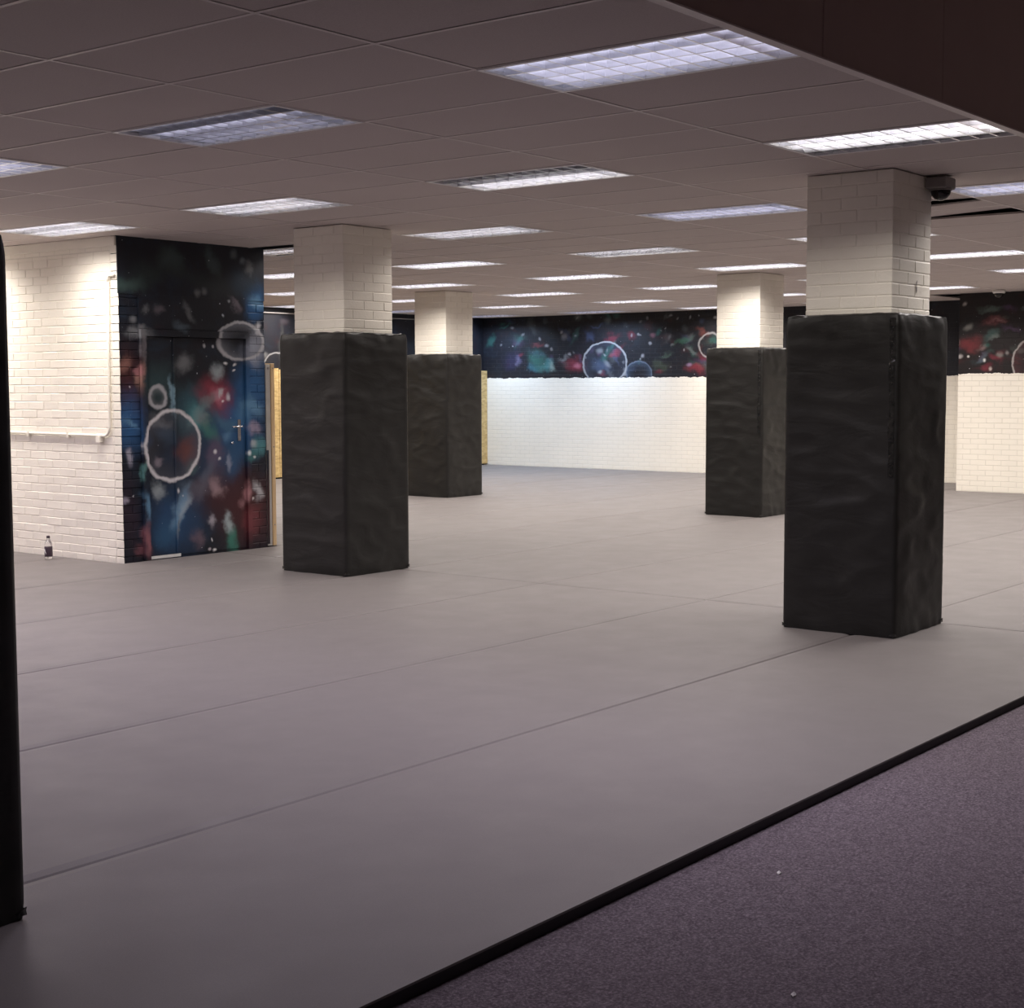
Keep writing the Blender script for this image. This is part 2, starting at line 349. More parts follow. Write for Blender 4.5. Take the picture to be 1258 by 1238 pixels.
door_blobs2 = [(230,340,60,14,.2,(.035,.05,.055),.5),(180,335,20,12,0,(.03,.05,.05),.6),(300,350,20,20,.3,(.02,.05,.09),.6),(285,560,16,30,.2,(.03,.10,.22),.6),(246,600,26,16,-.4,(.14,.10,.13),.5),(222,622,7,26,.4,(.22,.36,.52),.55),(300,505,14,24,.5,(.12,.28,.46),.5),(276,520,16,8,.4,(.08,.18,.26),.5),(250,500,26,7,-.6,(.20,.30,.32),.45),
 (226,553,15,22,0,(.17,.05,.04),.85),(200,530,14,16,.4,(.05,.08,.13),.7),(196,515,14,8,.3,(.20,.21,.24),.6),(232,575,10,9,0,(.08,.14,.15),.7),(194,570,6,7,0,(.4,.34,.4),.6)]
M['mural_door'] = m_mural('mural_paint_door', 'X', dict(Y=YB), door_blobs+door_blobs2, door_rings,
    [(.008,.009,.015), (.014,.017,.028), (.013,.022,.04), (.018,.012,.02)], None, 3.0)
fb = random.Random(11)
far_blobs = []
for k in range(70):
    col = fb.choice([RED, GRN, (.06,.08,.16), (.16,.17,.18), (.10,.11,.13), PUR, MAR, (.05,.13,.12)])
    far_blobs.append((fb.uniform(600,895), fb.uniform(384,460), fb.uniform(3,11), fb.uniform(2,6), fb.uniform(-1,1), col, fb.uniform(.35,.75)))
for k in range(40):
    v = fb.uniform(.12,.35); far_blobs.append((fb.uniform(600,895), fb.uniform(384,460), fb.uniform(1,3), fb.uniform(1,3), fb.uniform(-1,1), (v,v,v*1.08), .8))
far_blobs += [(660,440,12,12,.5,GRN,.8),(672,450,9,9,-.6,TEA,.85),(677,452,4,8,-.6,(.35,.45,.42),.8),(655,452,8,7,0,(.05,.16,.22),.8),(705,448,14,11,0,RED,.85),(709,449,5,4,0,PNK,.8),(692,440,8,4,-.5,(.28,.30,.32),.7),
 (758,432,9,5,-.5,(.35,.04,.07),.85),(738,450,14,8,.3,(.10,.14,.24),.8),(737,431,5,4,0,(.3,.34,.34),.8),(746,447,6,3,.6,(.28,.30,.34),.8),(737,457,3,3,0,(.34,.36,.38),.8),(630,445,12,14,0,(.035,.03,.08),.8),(637,445,3,9,-.3,(.20,.18,.30),.7),
 (839,418,12,4,-.3,(.06,.18,.12),.8),(847,448,4,3,0,(.45,.3,.5),.8),(855,455,12,7,0,(.30,.04,.06),.8),(813,450,8,8,0,(.08,.10,.06),.7),(820,434,8,3,-.4,(.10,.16,.12),.7),(863,408,10,5,.3,(.22,.07,.06),.7),(802,412,4,3,0,(.35,.15,.2),.8),
 (710,389,5,6,0,(.2,.22,.22),.6),(747,394,5,5,0,(.18,.21,.22),.7),(693,414,4,5,.4,(.3,.3,.34),.7),(660,423,8,3,0,(.25,.06,.07),.7)]
far_rings = [(743,446,27,26,.07,(.40,.41,.43),.7,(.05,.06,.09),.5),(785,459,16,15,.10,(.14,.17,.23),.7,(.06,.09,.14),.7),(872,424,13,15,.14,(.36,.36,.38),.6,(.03,.03,.03),.2),(341,450,17,17,.10,(.35,.35,.36),.7,(.05,.05,.05),.3)]
FARBASE = [(.008,.008,.012), (.016,.017,.024), (.015,.020,.030), (.022,.012,.015)]
M['mural_far'] = m_mural('mural_paint_far', 'Y', dict(X=XW), far_blobs, far_rings[:3], FARBASE, 1.665, 1.0, 1.4, 0.62)
rblobs = []
for k in range(34):
    col = fb.choice([RED, GRN, (.06,.08,.16), (.15,.17,.16), PUR, MAR, (.06,.14,.13)])
    rblobs.append((fb.uniform(1150,1330), fb.uniform(364,455), fb.uniform(4,14), fb.uniform(2,5), fb.uniform(-.5,.5), col, fb.uniform(.35,.75)))
rblobs += [(1216,379,14,4,.05,(.14,.20,.18),.8),(1222,393,14,6,0,(.24,.06,.07),.8),(1225,394,9,1.8,0,(.35,.2,.2),.7),(1218,411,14,6,-.3,(.08,.16,.15),.8),(1222,414,8,3,-.2,(.24,.28,.27),.7),(1191,420,16,10,0,(.26,.04,.05),.85),(1190,402,6,4,-.4,(.35,.35,.33),.8),(1207,424,7,4,-.6,(.35,.25,.25),.7),(1205,437,12,5,-.4,(.08,.14,.16),.8),
 (1185,373,3,3,0,(.4,.37,.35),.9),(1180,437,3,3,0,(.45,.42,.42),.9),(1189,437.5,1.5,1.6,0,(.7,.68,.66),1),(1210,442.5,2,2.2,0,(.7,.72,.72),1),(1216,453,2.6,2.6,0,(.5,.45,.42),1),(1228,435,4,4,0,(.35,.32,.3),.8),(1237,433,3,3,0,(.3,.28,.28),.8),(1174,417,7,5,.3,(.22,.27,.24),.8),(1174,394,2.5,2.5,0,(.35,.35,.33),.9)]
rrings = [(1268,445,24,28,.08,(.5,.47,.46),.8,(.14,.05,.06),.4)]
M['mural_right'] = m_mural('mural_paint_right', 'Y', dict(X=XR), rblobs, rrings, [(.010,.008,.009), (.020,.015,.016), (.018,.018,.020), (.035,.012,.014)], 1.68, 5.0, 1.2, 0.7)
M['mural_left'] = m_mural('mural_paint_left', 'X', dict(Y=YW), [(345,420,3,30,0,(.05,.05,.05),.6),(350,395,6,4,0,(.06,.05,.06),.6),(325,435,5,4,0,(.2,.2,.2),.6)], [far_rings[3]], FARBASE, None, 2.0)

# ------------------------------------------------------------------ the setting
XN, YN = -1.6, -2.6      # walls behind and beside the camera, out of view
floor = box('floor', (XN, XW+0.1, YN, YW+0.1, -MAT_T-0.1, -MAT_T), M['carpet'])
setp(floor, 'dark purple-grey carpet floor beside and below the mats', kind='structure')

# brick shapes shared by all walls
def brick_mesh(name, L, D, Hh, mats, seed, end=None):
    r = random.Random(seed); me = bpy.data.meshes.new(name); bm = bmesh.new()
    v, f = boxv(-L/2, L/2, -D/2, D/2, -Hh/2, Hh/2); vs = [bm.verts.new(q) for q in v]
    for q in f: bm.faces.new([vs[i] for i in q])
    bmesh.ops.bevel(bm, geom=list(bm.edges), offset=0.004, segments=1, profile=0.5, affect='EDGES')
    for w in bm.verts: w.co += Vector((r.uniform(-1, 1)*.0012, r.uniform(-1, 1)*.0012, r.uniform(-1, 1)*.0015))
    bm.to_mesh(me); bm.free()
    for m in mats: me.materials.append(m)
    if end:
        for p in me.polygons:
            if p.center.x*end > L/2-0.004: p.material_index = 1
    return me
P_ = 0.075; BL, BD, BH = 0.2225, 0.10, 0.0705
full_c = [brick_mesh('brick', BL, BD, BH, [M['cream']], k) for k in range(4)]

# cream brick wall of the block (faces the camera, normal -X)
wl = box('wall_left', (XB+0.004, XB+0.3, YB+0.10, 13.6, -MAT_T, HC+0.2), M['cream_y'])
setp(wl, 'cream painted brick wall carrying a conduit pipe', kind='structure')
NB = 7
for k in range(37):
    z = -0.03+P_*(k+0.5)
    if z+BH/2 > 2.735: break
    ys = YB+0.1075 if k % 2 else YB+0.1075+0.1125
    if k % 2 == 0:
        b = link('brick', bpy.data.meshes.get('half_brick_c') or brick_mesh('half_brick_c', 0.1045, BD, BH, [M['cream']], 9), wl, (XB+BD/2, ys-0.0585, z), math.pi/2)
    for j in range(NB):
        link('brick', rnd.choice(full_c), wl, (XB+BD/2+rnd.uniform(-.0015, .0015), ys+0.1125*1+j*0.225-0.0045, z+rnd.uniform(-.001, .001)), math.pi/2)
# painted face with the door (normal -Y)
wm = box('wall_middle', (XB+0.31, XE-0.005, YB+0.005, YW, -MAT_T, HC+0.2), M['mural_door'])
setp(wm, 'end wall of the brick block with spray painted galaxy mural around a door', kind='structure')
box('backing', (XB+0.012, XB+0.31, YB+0.006, YB+0.1, -MAT_T, HC+0.2), [M['mural_door']][0], wm)
DX0, DX1, DZ = 8.345, 9.60, 2.03       # outside of the door frame
corner_full = brick_mesh('corner_brick', 0.21, BD, BH, [M['mural_door'], M['cream']], 21, -1)
corner_half = brick_mesh('corner_half', 0.1, BD, BH, [M['mural_door'], M['cream']], 22, -1)
mfull = brick_mesh('painted_brick', 0.205, BD, BH, [M['mural_door']], 23); mhalf = brick_mesh('painted_half', 0.099, BD, BH, [M['mural_door']], 24)
for k in range(37):
    z = -0.03+P_*(k+0.5)
    if z+BH/2 > 2.76: break
    j = lambda: rnd.uniform(-.002, .002)
    if k % 2:
        link('brick', corner_full, wm, (XB+0.105, YB+BD/2+j(), z))
        link('brick', mfull, wm, (XE-0.1025, YB+BD/2+j(), z))
    else:
        link('brick', corner_half, wm, (XB+0.05, YB+BD/2+j(), z)); link('brick', mhalf, wm, (XB+0.157, YB+BD/2+j(), z))
        link('brick', mhalf, wm, (XE-0.0495, YB+BD/2+j(), z)); link('brick', mhalf, wm, (XE-0.1555, YB+BD/2+j(), z))
box('upper_panel', (XB+0.209, XE-0.207, YB-0.004, YB+0.006, DZ+0.005, 2.33), M['mural_door'], wm)
box('lintel_panel', (XB-0.002, XE, YB-0.006, YB+0.006, 2.33, HC), M['mural_door'], wm)
# trim board along the top of the cream wall
t1 = box('trim_1', (XB-0.02, XB+0.004, YB+0.012, 13.6, 2.737, HC-0.001), M['cream'], None, 0.003)
setp(t1, 'cream painted board along the top of the cream brick wall', kind='structure')
# door
d1 = empty('door_1', (DX0, YB, 0)); setp(d1, 'wide painted door with narrow side leaf in galaxy mural', kind='structure')
fw = 0.06
mb = MB(); mb.box(0, fw, -0.028, 0.004, 0.0, DZ); mb.obj('frame_post', M['mural_door'], d1)
mb = MB(); mb.box(DX1-DX0-fw+0.01, DX1-DX0, -0.028, 0.004, 0.0, DZ); mb.obj('frame_post', M['mural_door'], d1)
mb = MB(); mb.box(fw, DX1-DX0-fw+0.01, -0.028, 0.004, DZ-fw, DZ); mb.obj('frame_head', M['mural_door'], d1)
box('narrow_leaf', (fw+0.003, 8.708-DX0, -0.009, 0.004, 0.03, DZ-fw-0.004), M['mural_door'], d1, 0.002)
leaf = box('main_leaf', (8.718-DX0, DX1-DX0-fw+0.007, -0.003, 0.004, 0.012, DZ-fw-0.004), M['mural_door'], d1, 0.002)
box('cover_strip', (8.700-DX0, 8.722-DX0, -0.018, -0.009, 0.03, DZ-fw-0.01), M['mural_door'], d1, 0.002)
hx = 9.468-DX0
mb = MB(); mb.box(hx-0.018, hx+0.018, -0.012, -0.003, 1.02, 1.22); mb.obj('handle_plate', M['chrome'], leaf)
mb = MB(); mb.tube([(hx, -0.012, 1.155), (hx, -0.055, 1.155), (hx-0.02, -0.06, 1.155), (hx-0.12, -0.058, 1.153)], 0.009); mb.obj('handle', M['chrome'], leaf, smooth=True)
mb = MB(); mb.tube([(hx-.09, -0.003, 1.005), (hx-.09, -0.018, 1.005)], 0.012, 12); mb.obj('key_cylinder', M['chrome'], leaf, smooth=True)
mb = MB(); mb.box(fw, 8.75-DX0, -0.012, 0.003, 0.0, 0.026); mb.obj('threshold', M['white'], d1)

# far wall, projecting wall, far left wall, walls out of view
wb = box('wall_back', (XW, XW+0.1, YR-0.2, YW+0.1, -MAT_T, 3.1), M['mural_far'])
setp(wb, 'far brick wall, cream below and galaxy mural above', kind='structure')
wr = box('wall_right', (XR, XW, 1.2, YR, -MAT_T, 3.1), M['mural_right'])
setp(wr, 'projecting cream wall with reddish galaxy mural above', kind='structure')
wf = box('wall_far_left', (XE, XW, YW, YW+0.1, -MAT_T, 3.1), M['mural_left'])
setp(wf, 'dark painted far side wall above the chipboard cladding', kind='structure')
for i in range(11):
    a = XE+0.02+i*1.22; b = min(a+1.214, XW-0.004)
    if b-a < 0.1: continue
    box('osb_panel', (a, b, YW-0.10+(i % 2)*0.003, YW-0.005, 0.02, 1.80+(i % 3)*0.01), M['osb'], wf, 0.002)
mb = MB(); mb.tube([(12.0, YW-0.015, 2.715), (21.5, YW-0.015, 2.74)], 0.012, 6); mb.obj('cable_pipe', M['grey'], wf)
for nm, a, lab in (('wall_front', (XN-0.1, XN, YN, 13.6, -MAT_T, 3.7), 'plain wall at the near end of the carpet'), ('wall_side', (XN, XW, YN-0.1, YN, -MAT_T, 3.7), 'plain wall beyond the carpet'),
                   ('wall_left_end', (XN, XB+0.3, 13.6, 13.7, -MAT_T, 3.1), 'cream wall closing the left bay'), ('wall_end_right', (XW, XW+0.1, YN, 1.2, -MAT_T, 3.7), 'plain end wall beyond the carpet')):
    setp(box(nm, a, M['plaster'] if nm != 'wall_left_end' else M['cream']), lab, kind='structure')

# bulkhead that rises from the edge of the low ceiling over the carpet
bk = box('trim_2', (XN, XR, YC, YC+0.03, HC+0.002, 3.66), M['board']); setp(bk, 'dark brown bulkhead rising from the ceiling edge above carpet', kind='structure')
for i in range(-5, 13):
    a = 5.51+1.2*i; box('bulkhead_board', (max(a, XN)+0.003, min(a+1.2, XR)-0.003, YC-0.014, YC-0.0005, HC-0.001, 3.65), M['board'], bk, 0.003)
mb = MB(); mb.box(XN, XR, YC-0.018, YC+0.03, HC-0.008, HC-0.0015); mb.obj('edge_strip', M['bar'], bk)
hi = box('ceiling_high', (XN, XW, YN, YC+0.03, 3.66, 3.76), M['board']); setp(hi, 'dark higher ceiling over the carpet', kind='structure')

# suspended ceiling: slab above, tiles and grid bars below
ceil = box('ceiling', (XN, XW, YC+0.03, YW, 3.12, 3.2), M['void']); setp(ceil, 'suspended ceiling of off-white mineral tiles in a thin grid', kind='structure')
PILL = [(8.831, 4.093), (8.962, 8.806), (15.886, 13.674), (15.704, 8.762), (2.08, 4.09)]
LIGHTS = {}
for u in range(-10, 3, 2):
    for v in range(0, 32, 4):
        xa, xb, yb, ya = X0+.6*v, X0+.6*(v+1), Y0-1.2*u, Y0-1.2*(u+1)
        if xb > XW or yb > YW: continue
        if xb > XR and ya < YR: continue
        if xa < XE and yb > YB+0.6 : continue            # inside or behind the block's bay
        LIGHTS[(u, v)] = True
for u, v in ((-6, 0), (-6, 4), (-4, 0), (-4, 4)): LIGHTS[(u, v)] = True
tile_me = {}
def tile_mesh(lx, ly):
    k = (round(lx, 3), round(ly, 3))
    if k not in tile_me:
        me = bpy.data.meshes.new('ceiling_tile'); bm = bmesh.new()
        v, f = boxv(-lx/2, lx/2, -ly/2, ly/2, 0, 0.015); vs = [bm.verts.new(q) for q in v]
        for q in f: bm.faces.new([vs[i] for i in q])
        bmesh.ops.bevel(bm, geom=list(bm.edges), offset=0.003, segments=1, profile=0.5, affect='EDGES')
        bm.to_mesh(me); bm.free(); me.materials.append(M['tile']); tile_me[k] = me
    return tile_me[k]
field = MB()
for u in range(-10, 3):
    for v in range(-11, 30):
        xa, xb, yb, ya = X0+.6*v, X0+.6*(v+1), Y0-1.2*u, Y0-1.2*(u+1)
        xb = min(xb, XW); xa = max(xa, XN); yb = min(yb, YW); ya = max(ya, YC)
        if (u, v) in LIGHTS or xb-xa < 0.05: continue
        if xa < XB and yb > 13.6: yb = 13.6
        if yb-ya < 0.05: continue
        if ya < YR and xb > XR: xb = min(xb, XR)
        if xb-xa < 0.05: continue
        if yb > YB and xb > XB and xa < XE:              # clipped by the block
            if ya < YB-0.05: yb = YB
            elif xa < XB: xb = XB
            elif xb > XE: xa = XE
            else: continue
            if xb-xa < 0.05: continue
        if (u, v) == (1, 9): continue                     # missing tile
        if (u, v) == (-4, 9): xa = 10.44
        if -6 <= v < 14 and u >= -7:
            o = link('ceiling_tile', tile_mesh(xb-xa-0.012, yb-ya-0.012), ceil, ((xa+xb)/2, (ya+yb)/2, HC+0.001+rnd.uniform(0, .0015)))
            if (u, v) == (1, 10): o.rotation_euler = (math.radians(-2.2), 0, 0); o.location.z = HC+0.03
        else: field.box(xa+.006, xb-.006, ya+.006, yb-.006, HC+.001, HC+.016)
link('ceiling_tile', tile_mesh(XB-X0-3.0-0.012, 0.473), ceil, ((XB+X0+3.0)/2, (YB+11.175)/2, HC+0.0015))
setp(field.obj('distant_tiles', M['tile'], ceil), kind='stuff')
for u in range(-10, 3):
    y = Y0-1.2*u
    for a, b in ([(XN, XW)] if y < YB else ([(XN, XB), (XE, XW)] if y < 13.6 else [(XE, XW)])):
        if y < YR: b = min(b, XR)
        box('grid_bar', (a, b, y-0.010, y+0.010, HC-0.0008, HC+0.0008), M['bar'], ceil)
for v in range(-10, 30):
    x = X0+.6*v
    b = 13.6 if x < XB else (YB if x < XE else YW)
    a = YC if x < XR else YR
    if v == 9: b2 = b; box('grid_bar', (x-0.010, x+0.010, a, b, HC-0.0007, HC+0.0006), M['bar'], ceil)
    else: box('grid_bar', (x-0.010, x+0.010, a, b, HC-0.0007, HC+0.0006), M['bar'], ceil)

# ------------------------------------------------------------------ mats
seams = [YE+1.487*k for k in range(11)]+[YW-0.11]
def mat_strip(poly, label, grp, ch=(0.05, 0.005), dz=0.0, crisp=1.0, lip=0.010):   # crisp: how much of the soft edge the first side keeps
    n = len(poly); v = []; f = []; fm = []
    P = [Vector(q) for q in poly]
    def inset(d):
        out = []
        for i in range(n):
            a, b, c = P[i-1], P[i], P[(i+1) % n]; e1 = (b-a).normalized(); e2 = (c-b).normalized()
            n1 = Vector((-e1.y, e1.x)); n2 = Vector((-e2.y, e2.x)); k1 = crisp if (i-1) % n == 0 else 1.0; k2 = crisp if i == 0 else 1.0
            det = n1.x*n2.y-n1.y*n2.x; out.append(b+Vector(((d*k1*n2.y-d*k2*n1.y)/det, (n1.x*d*k2-n2.x*d*k1)/det)))
        return out
    levels = [(0.002, -MAT_T+0.001), (0.002, -ch[1]-0.006+dz), (lip, -ch[1]+dz), (ch[0], 0.0+dz)]
    for d, z in levels: v += [(q.x, q.y, z) for q in inset(d)]
    for l in range(3):
        for i in range(n): f.append((l*n+i, l*n+(i+1) % n, (l+1)*n+(i+1) % n, (l+1)*n+i)); fm.append(1 if l == 0 or (l == 1 and i == 0 and crisp < 1) else 0)
    f.append(tuple(range(3*n, 4*n))); fm.append(0); f.append(tuple(range(n-1, -1, -1))); fm.append(1)
    o = link('gym_mat', mesh('gym_mat', v, f, [M['mat'], M['matside']], False, fm))
    setp(o, label, 'mat', grp); return o
XS = 9.24
ords = ['first', 'second', 'third', 'fourth', 'fifth', 'sixth', 'seventh', 'eighth', 'ninth', 'tenth', 'eleventh']
for k in range(8):
    a, b = seams[k], seams[k+1]
    if a > 13.5: break
    b = min(b, 13.59)
    if b < YB: poly = [(XN+.02, a), (XS, a), (XS, b), (XN+.02, b)]
    elif a < YB-0.1: poly = [(XN+.02, a), (XS, a), (XS, YB-0.03), (XB-0.03, YB-0.03), (XB-0.03, b), (XN+.02, b)]
    else: poly = [(XN+.02, a), (XB-0.03, a), (XB-0.03, b), (XN+.02, b)]
    lab = ['long grey vinyl mat strip along the carpet edge', 'second long grey mat strip in from the carpet edge', 'third long grey mat strip in from the carpet edge', 'fourth long grey mat strip in from the carpet edge',
           'fifth long grey mat strip in from the carpet edge', 'grey mat strip running up to the painted door', 'grey mat strip along the cream brick wall, behind bottle', 'grey mat strip closing the bay beyond the bottle'][k]
    mat_strip(poly, lab, 'long grey mats before the cross seam', (0.05, 0.0055) if k < 2 else (0.045, 0.004), rnd.uniform(-.001, .0), 0.06 if k == 0 else 1.0)
for k in range(11):
    a, b = seams[k], seams[k+1]
    if b-a < 0.1: continue
    xe = XR-0.02 if b < YR+0.6 else XW-0.02
    if a < YR < b: poly = [(XS, a), (XR-.02, a), (XR-.02, YR+.02), (XW-.02, YR+.02), (XW-.02, b), (XS, b)]
    elif b < YB: poly = [(XS, a), (xe if b < YR else XW-.02, a), (xe if b < YR else XW-.02, b), (XS, b)]
    elif a < YB-0.1: poly = [(XS, a), (XW-.02, a), (XW-.02, b), (XE+0.13, b), (XE+0.13, YB-0.03), (XS, YB-0.03)]
    else: poly = [(XE+0.13, a), (XW-.02, a), (XW-.02, b), (XE+0.13, b)]
    lab = 'grey mat strip beyond the cross seam, %s from the carpet edge' % ords[k] if k < 10 else 'last grey mat strip along the chipboard cladding'
    mat_strip(poly, lab, 'grey mats beyond the cross seam', (0.045, 0.004), rnd.uniform(-.001, 0))

# ------------------------------------------------------------------ pillars and their pads
PW = 0.57
bl_p = (PW-0.1025)/2-0.0025
pb = [brick_mesh('pillar_brick', bl_p, BD, BH, [M['cream']], 40+k) for k in range(4)]
def pillar(i, label):
    cx, cy = PILL[i]
    t = empty('brick_pillar', (cx, cy, 0)); setp(t, label, 'pillar', 'painted brick pillars')
    h = PW/2
    box('core', (-h+0.003, h-0.003, -h+0.003, h-0.003, 0.001, HC-0.004), M['mortar'], t)
    k = 0; z = HC-0.0045-BH/2
    while z > 1.85:
        for s in range(4):
            for j in range(2):
                off = -h+bl_p/2+j*(bl_p+0.0025) if k % 2 == 0 else h-bl_p/2-j*(bl_p+0.0025)
                q = Vector((off, -h+BD/2-rnd.uniform(-.0004, .0006), 0)); q.rotate(Matrix.Rotation(s*math.pi/2, 3, 'Z'))
                o = link('brick', rnd.choice(pb), t, (q.x, q.y, z), s*math.pi/2)
        z -= P_; k += 1
    return t
PADW, PADH = 0.751, 1.946
def pad(i, label, seed, seam=False, lift=0.0):
    cx, cy = PILL[i]; t = empty('pillar_pad', (cx, cy, 0)); setp(t, label, 'pad', 'black vinyl pillar pads')
    h = PADW/2; n = 26; rows = 84; r = random.Random(seed); so = Vector((seed*3.7, seed*1.3, seed*2.1))
    cols = []
    for s in range(4):
        a = s*math.pi/2
        for j in range(n):
            w = -1+2*j/n
            # cluster columns near corners
            w = math.copysign(1-(1-abs(w))**1.15, w)
            cols.append((s, w))
    v = []; f = []
    def base(s, w, inset=0.0):
        rad = 0.018
        p = Vector((w*(h-inset), -(h-inset), 0)); e = max(0.0, (abs(w)*(h-inset)-(h-inset-rad))/rad)
        p.y += 0.30*rad*e*e; p.x -= math.copysign(0.30*rad*e*e, w) if e > 0 else 0
        nn = Vector((0.35*math.copysign(e, w), -1, 0)).normalized()
        m = Matrix.Rotation(s*math.pi/2, 3, 'Z'); return m @ p, m @ nn
    def disp(s, w, z):
        q = Vector((w*h+s*5.0, z, 0.0))+so
        edge = 1-abs(w)**6
        d = 0.010*(noise.noise(Vector((q.x*1.6, q.y*1.1, q.z))))
        g = noise.noise(Vector((q.x*2.2+q.y*2.6, q.y*5.0-q.x*1.2, q.z+3))); d += 0.0065*max(0.0, 1-abs(g)*4.0)+0.004*g
        g2 = noise.noise(Vector((q.x*7-q.y*4, q.y*9+q.x*3, q.z+9))); d += 0.004*g2
        # folds gather at top and bottom
        tb = math.exp(-(PADH-z)/0.10)+0.8*math.exp(-z/0.10)
        d += tb*0.017*noise.noise(Vector((q.x*13+q.y*6, q.y*5, q.z+20)))
        return d*edge
    zs = [PADH*(k/rows) for k in range(rows+1)]
    for k, z in enumerate(zs):
        for s, w in cols:
            p, nn = base(s, w); wob = 0.014*noise.noise(Vector((w*2+s*7, 0.3, seed*1.7)))
            p = p+nn*disp(s, w, z)
            zz = z
            if k > rows-4: zz += wob*((k-(rows-4))/4); p -= nn*0.010*((k-(rows-3))/3 if k > rows-3 else 0)**2
            if z < 0.05: p -= nn*0.006*(1-z/0.05)
            v.append((p.x, p.y, zz+0.001))
    C = len(cols)
    for k in range(rows):
        for j in range(C): f.append((k*C+j, k*C+(j+1) % C, (k+1)*C+(j+1) % C, (k+1)*C+j))
    cover = link('cover', mesh('cover', v, f, M['vinyl'], True), t)
    top = v[rows*C:(rows+1)*C]
    v2 = list(top); f2 = []
    levels = [0.97, 0.9, 0.83, (PW/2+0.004)/h]
    for li, sc_ in enumerate(levels):
        for j, (x, y, z) in enumerate(top):
            s, w = cols[j]
            p, nn = base(s, w); pp = p*sc_ if li < 3 else p*sc_
            v2.append((pp.x, pp.y, PADH+0.006+0.010*li/3+0.012*noise.noise(Vector((pp.x*14, pp.y*14, seed+li*.4)))*(1 if li < 3 else .3)))
    for li in range(len(levels)):
        for j in range(C): f2.append((li*C+j, li*C+(j+1) % C, (li+1)*C+(j+1) % C, (li+1)*C+j))
    link('top_flap', mesh('top_flap', v2, f2, M['vinyl'], True), t)
    # puckered corner folds at the foot and the head, glossy film
    for (sx, sy) in ((-1, -1), (-1, 1), (1, -1), (1, 1)):
        for zc, sg in ((0.012, 1),):
            mb = MB(); vv = []
            for q in range(5):
                a = q/4.0; dx = -0.035+0.07*a
                for lv in range(3):
                    off = 0.0005+0.004*math.sin(a*9+lv*2+seed)*(lv == 1)
                    if dx < 0: P3 = (sx*(h+off), sy*(h+dx), zc+sg*lv*0.012*(1-abs(dx)/0.05))
                    else: P3 = (sx*(h-dx), sy*(h+off), zc+sg*lv*0.012*(1-abs(dx)/0.05))
                    vv.append(P3)
            ff = [(q*3+l, (q+1)*3+l, (q+1)*3+l+1, q*3+l+1) for q in range(4) for l in range(2)]
            mb.add(vv, ff); o = mb.obj('corner_fold', M['film'], t, smooth=True)
    if seam:
        vv = []; ff = []; N = 90
        for q in range(N+1):
            z = 0.98+(PADH-1.0)*q/N
            for l in range(4):
                y = -h+0.020+0.012*l
                off = 0.003+0.012*abs(noise.noise(Vector((z*22, l*0.9, seed))))*(1 if z > 1.2 else .45)*(l in (1, 2))
                P3 = Vector((-h-off-0.002, y+0.006*noise.noise(Vector((z*6, 3, l))), z)); vv.append(P3+Vector((-max(0, disp(3, -(y)/h, z)), 0, 0)))
        for q in range(N):
            for l in range(3): ff.append((q*4+l, q*4+l+1, q*4+l+5, q*4+l+4))
        link('seam_flap', mesh('seam_flap', vv, ff, M['film'], True), t)
    return t
tt = NT('glossy_film'); tt.put(tt.b, Roughness=0.22); nf = tt.noise(tt.obj(), 30, 4)
M['film'] = tt.out(tt.ramp(nf.outputs[0], [(0.35, (0.010, 0.010, 0.010)), (0.7, (0.024, 0.023, 0.022))]), 0.16)
plabs = ['cream painted brick pillar carrying the security camera', 'cream painted brick pillar in front of the painted door wall', 'cream brick pillar standing nearest the chipboard cladding', 'cream brick pillar rising before the far galaxy wall, between others', 'cream brick pillar standing on the second mat strip, before the door wall bay']
dlabs = ['black vinyl pad around the pillar with the security camera', 'black vinyl pad around the pillar beside the painted door', 'black vinyl pad around the pillar nearest the chipboard cladding', 'black vinyl pad around the pillar between camera pillar and far mural', 'black vinyl pad around the pillar standing on the second mat strip']
for i in range(5):
    pillar(i, plabs[i]); pad(i, dlabs[i], 3+i*2, seam=(i in (0, 3)))

# ------------------------------------------------------------------ ceiling lights
def vblade_mesh(name, L, top, bot, z0, z1, along):
    # V-shaped blade, curved flanks, narrow edge down
    mb = MB(); prof = []
    for q in range(4):
        a = q/3.0; w = bot+(top-bot)*a**1.8; prof.append((w/2, z0+(z1-z0)*a))
    sec = [(-w, z) for w, z in reversed(prof)]+[(w, z) for w, z in prof]
    n = len(sec); v = []
    for e in (-L/2, L/2):
        for w, z in sec: v.append((w, e, z) if along == 'Y' else (e, w, z))
    f = [(i, i+1, n+i+1, n+i) for i in range(n-1)] if along == 'X' else [(i+1, i, n+i, n+i+1) for i in range(n-1)]
    return mesh(name, v, f, M['louvre'], False)
LX, LY = 0.277, 0.577
ZT = HC-0.0045                         # bottom of the fixture's trim
long_me = vblade_mesh('long_blade', 2*LY, 0.004, 0.011, 0.001, 0.050, 'Y')
NCX, NCY = 4, 11
cross_me = [vblade_mesh('cross_blade', 2*LX, 0.003, 0.009, 0.0012, 0.046, 'X')]
mb = MB()
mb.box(-.298, -LX, -.598, .598, 0, .006).box(LX, .298, -.598, .598, 0, .006).box(-LX, LX, -.598, -LY, 0, .006).box(-LX, LX, LY, .598, 0, .006)
mb.box(-LX, -LX+.003, -LY, LY, 0.0008, .014).box(LX-.003, LX, -LY, LY, 0.0008, .014).box(-LX, LX, -LY, -LY+.003, 0.0008, .014).box(-LX, LX, LY-.003, LY, 0.0008, .014)
trim_me = mb.mesh('trim_frame', M['trim'])
mb = MB()
